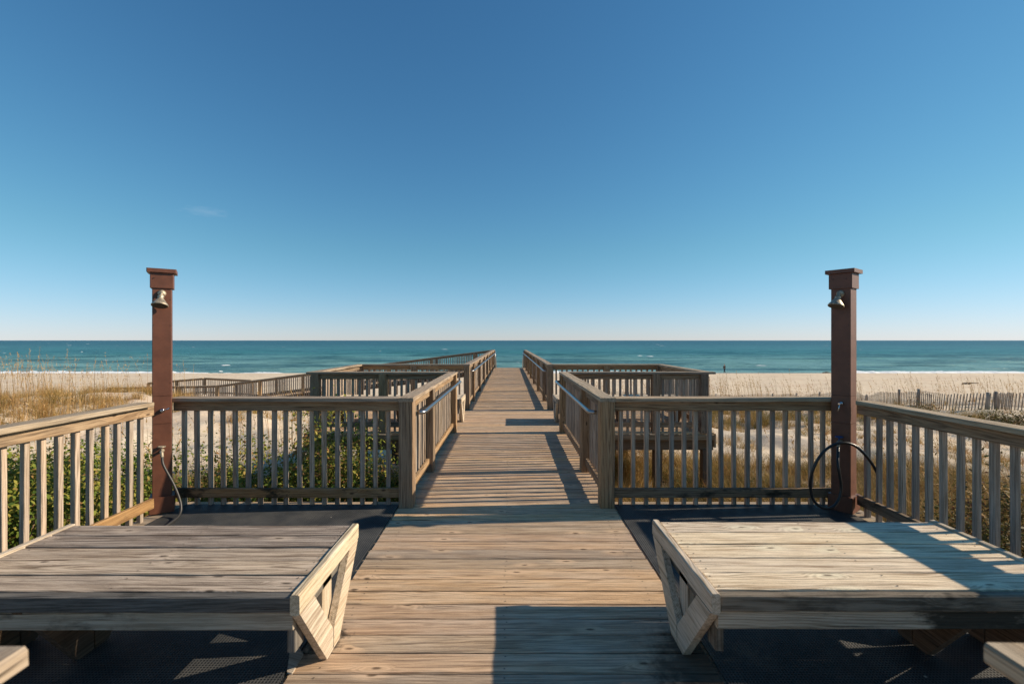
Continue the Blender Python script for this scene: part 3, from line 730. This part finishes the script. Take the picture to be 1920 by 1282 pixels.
# ------------------------------------------------------------------ sand fences
def fence(label, pts, end_posts, pitch=.098, top=.67, dense=100):
    P = [Vector((x, y)) for x, y in pts]; t = thing('sand_fence', label, 'sand fence', (*pts[-1], float(ground(*pts[-1]))), 'slatted sand fences on the dunes')
    seg = [(P[i+1]-P[i]).length for i in range(len(P)-1)]; L = sum(seg); ss = []; s = 0
    def pos(s):
        for i, l in enumerate(seg):
            if s <= l or i == len(seg)-1: return P[i]+(P[i+1]-P[i])*min(1, s/l)
            s -= l
    while s < L: ss.append(s); s += pitch
    items = []
    for s in ss:
        p = pos(s); q = pos(min(L, s+.1))-pos(max(0, s-.1)); q.normalize()
        lean = .03*math.sin(s*.9)+.07*max(0, math.sin(s*.31+1))**2; z = float(ground(p.x, p.y)); h = top+.07*math.sin(s*.6)+random.uniform(-.03, .02)
        b = Vector((p.x, p.y, z-.15)); tp = Vector((p.x+q.x*lean, p.y+q.y*lean, z+h)); items.append((b.length, b, tp, q))
    items.sort(key=lambda k: k[0])
    for _, b, tp, q in items[:dense]:
        MB().board(b, tp, .037, .009, up=(-q.y, q.x, 0), ch=.001).build('picket', M['picket'], t)
    if items[dense:]:
        m = MB()
        for _, b, tp, q in items[dense:]: m.board(b, tp, .037, .009, up=(-q.y, q.x, 0), ch=.001)
        m.build('picket', M['picket'], t)['kind'] = 'stuff'
    for zz in (.18, .52):
        n = max(4, int(L/.5)); m = MB(); pp = []
        for k in range(n+1):
            p = pos(L*k/n); pp.append((p.x, p.y+.01, float(ground(p.x, p.y))+zz))
        m.tube(pp, .004, 5).build('wire', M['picket'], t)
    k = 0; s = 0
    while s <= L+.01:
        p = pos(s); z = float(ground(p.x, p.y))
        MB().tube([(p.x, p.y-.07, z-.3), (p.x, p.y-.07, z+.4), (p.x+.01, p.y-.07, z+top+.08)], [.062, .06, .058], 10).build('fence_post', M['picket'], t); s += 2.6
fence('long slatted sand fence running down the dune behind the deck railing', [(8.0, 42.5), (17.0, 40.5), (19.9, 34), (19.6, 28), (18.4, 23), (18.15, 20.0)], True)
fence('leaning slatted sand fence piece in the middle, between two pairs of stout posts', [(18.35, 20.9), (18.3, 19.6), (18.9, 18.6), (19.6, 18.1)], True)
fence('slatted sand fence piece nearest the picture edge behind a dark dune shrub', [(19.3, 18.5), (20.6, 17.9), (22.4, 17.5), (25, 17.0)], True)

# ------------------------------------------------------------------ plants
def blades(px, py, h, wd, lean, az=None, nseg=4, curve=1.0, col=None, z=None):
    n = len(px); z0 = ground(px, py) if z is None else z
    az = RNG.uniform(0, 2*np.pi, n) if az is None else az
    t = np.linspace(0, 1, nseg+1)
    dx, dy = np.cos(az), np.sin(az); sx, sy = -dy, dx
    fa = RNG.uniform(0, np.pi, n); wx, wy = np.cos(fa), np.sin(fa)
    off = lean[:, None]*h[:, None]*(t[None]**(1+curve))
    zz = h[:, None]*(t[None]-.45*lean[:, None]*t[None]**2.4)
    wv = wd[:, None]*(1-t[None]**1.6*.93)/2
    C = np.stack([px[:, None]+dx[:, None]*off, py[:, None]+dy[:, None]*off, z0[:, None]-.03+zz], -1)
    Wv = np.stack([wx[:, None]*wv, wy[:, None]*wv, 0*wv], -1)
    co = np.stack([C-Wv, C+Wv], 2).reshape(-1, 3)
    base = (np.arange(n)*(nseg+1)*2)[:, None]+(np.arange(nseg)*2)[None]
    F = np.stack([base, base+1, base+3, base+2], -1).reshape(-1, 4)
    c = np.repeat(RNG.uniform(0, 1, n) if col is None else col, (nseg+1)*2)
    return co, F, c, C
def merge(parts):
    co, F, c, o = [], [], [], 0
    for a, f, g in parts: co.append(a); F.append(f+o); c.append(g); o += len(a)
    return np.concatenate(co), np.concatenate(F), np.concatenate(c)
def region(n, x0, x1, y0, y1, thr=-.1, sc=.5, seed=0.0):
    out = []
    while len(out) < n:
        x = random.uniform(x0, x1); y = random.uniform(y0, y1)
        v = mnoise.noise(Vector((x*sc, y*sc, seed)))+.4*mnoise.noise(Vector((x*sc*3, y*sc*3, seed+5)))
        if v > thr+random.uniform(-.1, .1) and not (-1.05 < x < 1.02 and y < 27) and not (abs(x) < 3.5 and y < 4.75): out.append((x, y))
    a = np.array(out); return a[:, 0], a[:, 1]
parts = []
def add_grass(n, box, h, wd=(.004, .009), lean=(.1, .7), thr=-.1, sc=.5, col=(.2, .95), seed=0.0, per=42, rad=.13):
    """tufts: blades fan out of clump centres, each clump with its own height and tint"""
    m = max(4, n//per); cx, cy = region(m, *box, thr, sc, seed)
    ch = RNG.uniform(.55, 1.25, m)*h[1]*.8; ck = RNG.normal((col[0]+col[1])/2, (col[1]-col[0])/3.0, m).clip(0, 1); cr = rad*RNG.uniform(.5, 1.5, m)
    w_ = RNG.uniform(.3, 1.7, m); i = RNG.choice(m, n, p=w_/w_.sum())
    a = RNG.uniform(0, 2*np.pi, n); r = np.abs(RNG.normal(0, 1, n))*cr[i]
    x = cx[i]+r*np.cos(a); y = cy[i]+r*np.sin(a)
    ok = ~((x > -1.06) & (x < 1.03) & (y < 27)) & ~((np.abs(x) < 3.45) & (y < 4.72))
    x, y, a, i, r = x[ok], y[ok], a[ok], i[ok], r[ok]; k = len(x)
    hh = np.maximum(ch[i]*RNG.uniform(.45, 1.1, k), h[0]*.5); ln_ = lean[0]+(lean[1]-lean[0])*(.5*RNG.random(k)+.35*np.minimum(r/rad, 1.4))
    q = blades(x, y, hh, RNG.uniform(*wd, k), ln_, az=a+RNG.normal(0, .7, k), col=(ck[i]+RNG.normal(0, .13, k)).clip(0, 1)); parts.append(q[:3])
# golden thicket behind the far deck rail and under the platform
add_grass(66000, (1.0, 8.8, 5.2, 10.6), (.30, .70), lean=(.2, 1.1), thr=-.26, col=(.0, 1.0))
add_grass(38000, (3.3, 10.5, 2.6, 8.8), (.30, .75), lean=(.2, 1.1), thr=-.16, col=(.0, 1.0), seed=2)
add_grass(16000, (2.0, 17, 9.6, 16), (.15, .48), lean=(.2, 1.2), thr=.06, sc=.6, col=(.2, .95), seed=3)
add_grass(26000, (4, 17, 15.5, 21.5), (.35, .80), thr=-.08, sc=.32, col=(.0, .75), seed=4)
add_grass(2600, (14, 18, 16, 22), (.2, .45), thr=.05, col=(.3, .9), seed=5)
add_grass(5000, (16, 27, 10, 16.5), (.2, .5), thr=.12, col=(.2, .8), seed=15)
add_grass(3500, (20.5, 32, 18.5, 25), (.25, .6), thr=0, sc=.4, col=(.3, .95), seed=16)
add_grass(6000, (6, 17.5, 21, 27), (.3, .75), lean=(.05, .4), thr=-.0, sc=.35, col=(.3, .95), seed=17)
# the mound with sea oats, and the ground round the shrubs
add_grass(46000, (-29, -13.8, 11.5, 22.5), (.35, .80), lean=(.05, .7), thr=-.1, sc=.35, col=(.25, .95), seed=6)
add_grass(5000, (-17, -6, 14.5, 20.5), (.25, .6), thr=.1, col=(.3, .9), seed=7)
add_grass(38000, (-6.5, -1.1, 4.8, 8.6), (.25, .78), lean=(.2, 1.0), thr=-.45, col=(.0, 1.0), seed=8)
add_grass(18000, (-8.5, -3.4, 1.5, 8.0), (.2, .55), thr=-.35, col=(.1, 1.0), seed=9)
add_grass(3500, (-11, -8.5, 24.3, 25.6), (.4, 1.0), thr=-.2, col=(.2, .7), seed=10)
add_grass(6000, (2, 14, 24, 34), (.3, .7), thr=.1, sc=.25, col=(.2, .8), seed=12)
co, F, c = merge(parts)
tag(link('dune_grass', np_mesh('dune_grass', co, F, c), M['grass']), 'dry golden dune grass in tufts over the sand on both sides of the boardwalk', 'dune grass', kind='stuff')

def sea_oats(n, boxes, hr):
    P = []
    for (x0, x1, y0, y1, share, thr, seed) in boxes:
        m = int(n*share); x, y = region(m, x0, x1, y0, y1, thr, .4, seed)
        h = RNG.uniform(*hr, m)*(1.18 if x0 < -20 else 1); az = RNG.normal(2.6, .8, m); ln = RNG.uniform(.03, .24, m)
        co, F, c, C = blades(x, y, h, RNG.uniform(.009, .014, m), ln, az=az, nseg=5, curve=1.4); P.append((co, F, c*.7))
        # plume: small drooping spikelets near the tip
        for k in range(9):
            t = 1-.035*k; i0 = 4; q = C[:, i0]+(C[:, 5]-C[:, i0])*((t-.8)/.2)
            a2 = az+RNG.normal(0, .9, m); keep = RNG.random(m) < .55
            b = blades(q[keep, 0], q[keep, 1], np.full(keep.sum(), .09)*RNG.uniform(.6, 1.3, keep.sum()), np.full(keep.sum(), .022), RNG.uniform(.9, 1.8, keep.sum()), az=a2[keep], nseg=2, z=q[keep, 2]+.03, col=RNG.uniform(.3, 1, keep.sum()))
            P.append(b[:3])
    return merge(P)
co, F, c = sea_oats(3600, [(-27, -13.5, 11.5, 20, .27, -.15, 1.0), (-14, -3, 7, 14, .07, .0, 2.0), (8, 30, 19.5, 26, .13, .02, 3.0), (4, 13, 18, 30, .10, -.1, 4.0), (4, 11, 4, 9, .04, 0, 5.), (22, 30, 18.6, 24, .05, -.2, 6.)], (.9, 1.7))
tag(link('sea_oats', np_mesh('sea_oats', co, F, c), M['oats']), 'tall thin straw coloured sea oat stalks rising above the dune grass', 'sea oats', kind='stuff')

def shrub(label, cx, cy, rx, ry, h, nleaf, L, mat='leaf', bias=(.0, .75), seed=1, group='shrubs beside the deck', twigs=9, tall=3):
    rg = np.random.default_rng(seed); z0 = float(ground(cx, cy)); t = thing('shrub', label, 'shrub', (cx, cy, z0), group)
    nc = 110; u = rg.random(nc)*2*np.pi; r = np.sqrt(rg.random(nc)); kz = rg.random(nc)**.7
    cz = z0+.12+(h-.12)*kz*(1-.45*r**2); cxs = cx+rx*r*np.cos(u); cys = cy+ry*r*np.sin(u)
    for k in range(tall):
        i = rg.integers(nc); cz[i] = z0+h*(1.1+.3*rg.random())
    cc = rg.normal((bias[0]+bias[1])/2, (bias[1]-bias[0])/3.5, nc)
    i = rg.integers(0, nc, nleaf); sp = rg.normal(0, 1, (nleaf, 3))*np.array([.13, .13, .12])*(.8+.5*rg.random((nleaf, 1)))
    p = np.stack([cxs[i], cys[i], cz[i]], -1)+sp; p[:, 2] = np.maximum(p[:, 2], z0+.03)
    nr = sp/np.linalg.norm(sp, axis=1, keepdims=True)+rg.normal(0, .45, (nleaf, 3))+np.array([0, 0, .55]); nr /= np.linalg.norm(nr, axis=1, keepdims=True)
    a = rg.normal(0, 1, (nleaf, 3))+np.array([0, 0, .3]); ax = a-nr*(a*nr).sum(1, keepdims=True); ax /= np.linalg.norm(ax, axis=1, keepdims=True); sd_ = np.cross(nr, ax)
    l = L*rg.uniform(.55, 1.25, nleaf)[:, None]; wd = l*rg.uniform(.42, .62, nleaf)[:, None]
    out = [(0, 0, 0), (.35, .42, .05), (.75, .40, .05), (1, 0, -.03), (.75, -.40, .05), (.35, -.42, .05)]
    co = np.stack([p+ax*l*a_+sd_*wd*b_+nr*l*c_ for a_, b_, c_ in out], 1).reshape(-1, 3)
    q = np.arange(nleaf)[:, None]*6; F = np.concatenate([q+np.array([[0, 1, 2, 3]]), q+np.array([[0, 3, 4, 5]])])
    g = np.repeat((cc[i]+rg.normal(0, .17, nleaf)).clip(0, 1), 6)
    link('foliage', np_mesh('foliage', co-np.array([cx, cy, z0]), F, g), M[mat], t)
    m = MB()
    for k in range(twigs*3):
        j = rg.integers(nc); e = Vector((cxs[j], cys[j], cz[j])); b = Vector((cx+(e.x-cx)*.35, cy+(e.y-cy)*.35, z0-.05)); mid = (b+e)/2+Vector(rg.normal(0, .05, 3))
        m.tube([b, mid, e], [.010, .007, .003], 5)
    m.build('stem', M['twig'], t)
SL = [(-4.35, 2.7, .75, .7, 1.45), (-4.5, 4.0, .8, .8, 1.62), (-5.6, 3.3, .9, .9, 1.5), (-4.9, 5.3, .9, .8, 1.5), (-5.9, 4.8, .9, .9, 1.55)]
LB = ['yellow green leafy shrub hugging the deck corner nearest the grey bench', 'bright green leafy shrub filling the middle of the sunlit side railing', 'dark green leafy shrub standing behind the others, at the outer side', 'green leafy shrub beyond the railing just before the red brown shower post', 'olive green shrub behind the shrub at the red brown shower post']
for k, (a, b, c_, d, e) in enumerate(SL): shrub(LB[k], a, b, c_, d, e, 17000, .046, tall=0, seed=20+k, bias=(.15, .95) if k in (0, 1) else (.1, .85))
SB = [(-3.05, 5.95, .55, .6, 1.10), (-2.35, 6.3, .5, .55, 1.2), (-1.65, 6.1, .45, .5, .95), (-2.9, 7.2, .5, .4, 1.35), (-3.9, 6.3, .6, .6, 1.0)]
LB = ['green shrub with round leaves behind the railing beside the red brown shower post', 'rusty green shrub with long bare twigs in the middle behind the back railing', 'small yellow green shrub by the corner post of the sunlit walkway railing', 'taller shrub with big round leaves standing against the platform wing', 'low shrub at the outside of the deck corner with the red brown shower post']
for k, (a, b, c_, d, e) in enumerate(SB): shrub(LB[k], a, b, c_, d, e, 10000, .050, seed=40+k, bias=(.05, 1.0), tall=6)
shrub('dark brown green thorny shrub outside the shaded side railing', 4.75, 4.0, .9, 1.0, 1.35, 8500, .045, 'leaf_dry', (.0, .9), 61)
shrub('brown shrub with reddish leaves farthest out beyond the shaded side railing', 5.9, 4.9, .9, .9, 1.25, 6000, .045, 'leaf_dry', (.1, 1), 62)
shrub('dark low dune shrub beside the sand fence posts at the picture edge', 15.7, 14.5, .8, .6, .42, 2200, .06, 'leaf_dry', (.0, .7), 63)
shrub('small reddish brown tuft of a shrub on the open sand before the sand fence', 15.4, 17.3, .5, .4, .5, 900, .05, 'leaf_dry', (.4, 1), 64)

# ------------------------------------------------------------------ far small things
def skin(name, joints, edges, mat, parent, sub=1):
    me = bpy.data.meshes.new(name); off = TOP[parent.name]
    me.from_pydata([tuple(Vector(j[0])) for j in joints], edges, [])
    o = link(name, me, mat, parent); mod = o.modifiers.new('skin', 'SKIN')
    for i, j in enumerate(joints): me.skin_vertices[0].data[i].radius = (j[1], j[1])
    me.skin_vertices[0].data[0].use_root = True
    o.modifiers.new('sub', 'SUBSURF').levels = sub; o.modifiers['sub'].render_levels = sub
    return o
px_, py_ = 41.3, 89.3
pz = float(ground(px_, py_)); per = thing('person', 'distant person in a dark jacket and dark trousers walking along the waterline', 'person', (px_, py_, pz))
J = [((0, 0, .95), .13), ((0, 0, 1.18), .13), ((0, 0, 1.40), .14), ((0, 0, 1.53), .055), ((-.02, 0, 1.66), .10), ((-.02, 0, 1.76), .07),
     ((.0, -.2, 1.42), .06), ((.06, -.26, 1.14), .045), ((-.04, -.26, .88), .04), ((.0, .2, 1.42), .06), ((-.08, .26, 1.15), .045), ((-.16, .25, .9), .04),
     ((-.02, -.1, .88), .09), ((-.10, -.1, .48), .065), ((-.14, -.1, .07), .045), ((-.26, -.1, .04), .035),
     ((.02, .1, .88), .09), ((.08, .1, .48), .065), ((.26, .1, .13), .045), ((.16, .1, .05), .035)]
E_ = [(0, 1), (1, 2), (2, 3), (3, 4), (4, 5), (2, 6), (6, 7), (7, 8), (2, 9), (9, 10), (10, 11), (0, 12), (12, 13), (13, 14), (14, 15), (0, 16), (16, 17), (17, 18), (18, 19)]
skin('body', J, E_, M['skin'], per)
skin('jacket', [((0, 0, .92), .17), ((0, 0, 1.18), .165), ((0, 0, 1.41), .17), ((0, -.21, 1.42), .08), ((.06, -.27, 1.14), .065), ((-.03, -.27, .92), .055), ((0, .21, 1.42), .08), ((-.08, .27, 1.15), .065), ((-.15, .26, .93), .055)], [(0, 1), (1, 2), (2, 3), (3, 4), (4, 5), (2, 6), (6, 7), (7, 8)], M['cloth_dark'], per)
skin('trousers', [((0, 0, .93), .14), ((-.02, -.1, .86), .11), ((-.10, -.1, .48), .085), ((-.14, -.1, .10), .065), ((.02, .1, .86), .11), ((.08, .1, .48), .085), ((.25, .1, .16), .065)], [(0, 1), (1, 2), (2, 3), (0, 4), (4, 5), (5, 6)], M['cloth_navy'], per)
skin('hair', [((.0, 0, 1.70), .10), ((.0, 0, 1.77), .085)], [(0, 1)], M['hair'], per)
def drift(label, px, py, y, n, L):
    x = (px-956)*y/870; z = float(ground(x, y)); t = thing('driftwood', label, 'driftwood', (x, y, z), 'dark driftwood on the beach')
    for k in range(n):
        a = random.uniform(-.5, .5); c0 = Vector((x+random.uniform(-.5, .5)*L, y+random.uniform(-.3, .3), z+.06+.1*k/n)); d = Vector((math.cos(a), math.sin(a), random.uniform(0, .25)))*L*random.uniform(.3, .55)
        MB().tube(smooth([c0-d, c0-d*.2+Vector((0, 0, .08)), c0+d], 4), [random.uniform(.05, .11)*(1-.06*i) for i in range(9)], 8).build('branch', M['drift'], t)
drift('dark heap of driftwood at the waterline near the shaded shower post', 1550, 699, 91.0, 5, 1.1)
drift('thin dark strip of driftwood on the sand above the sand fence', 1816, 722, 62, 3, 1.3)
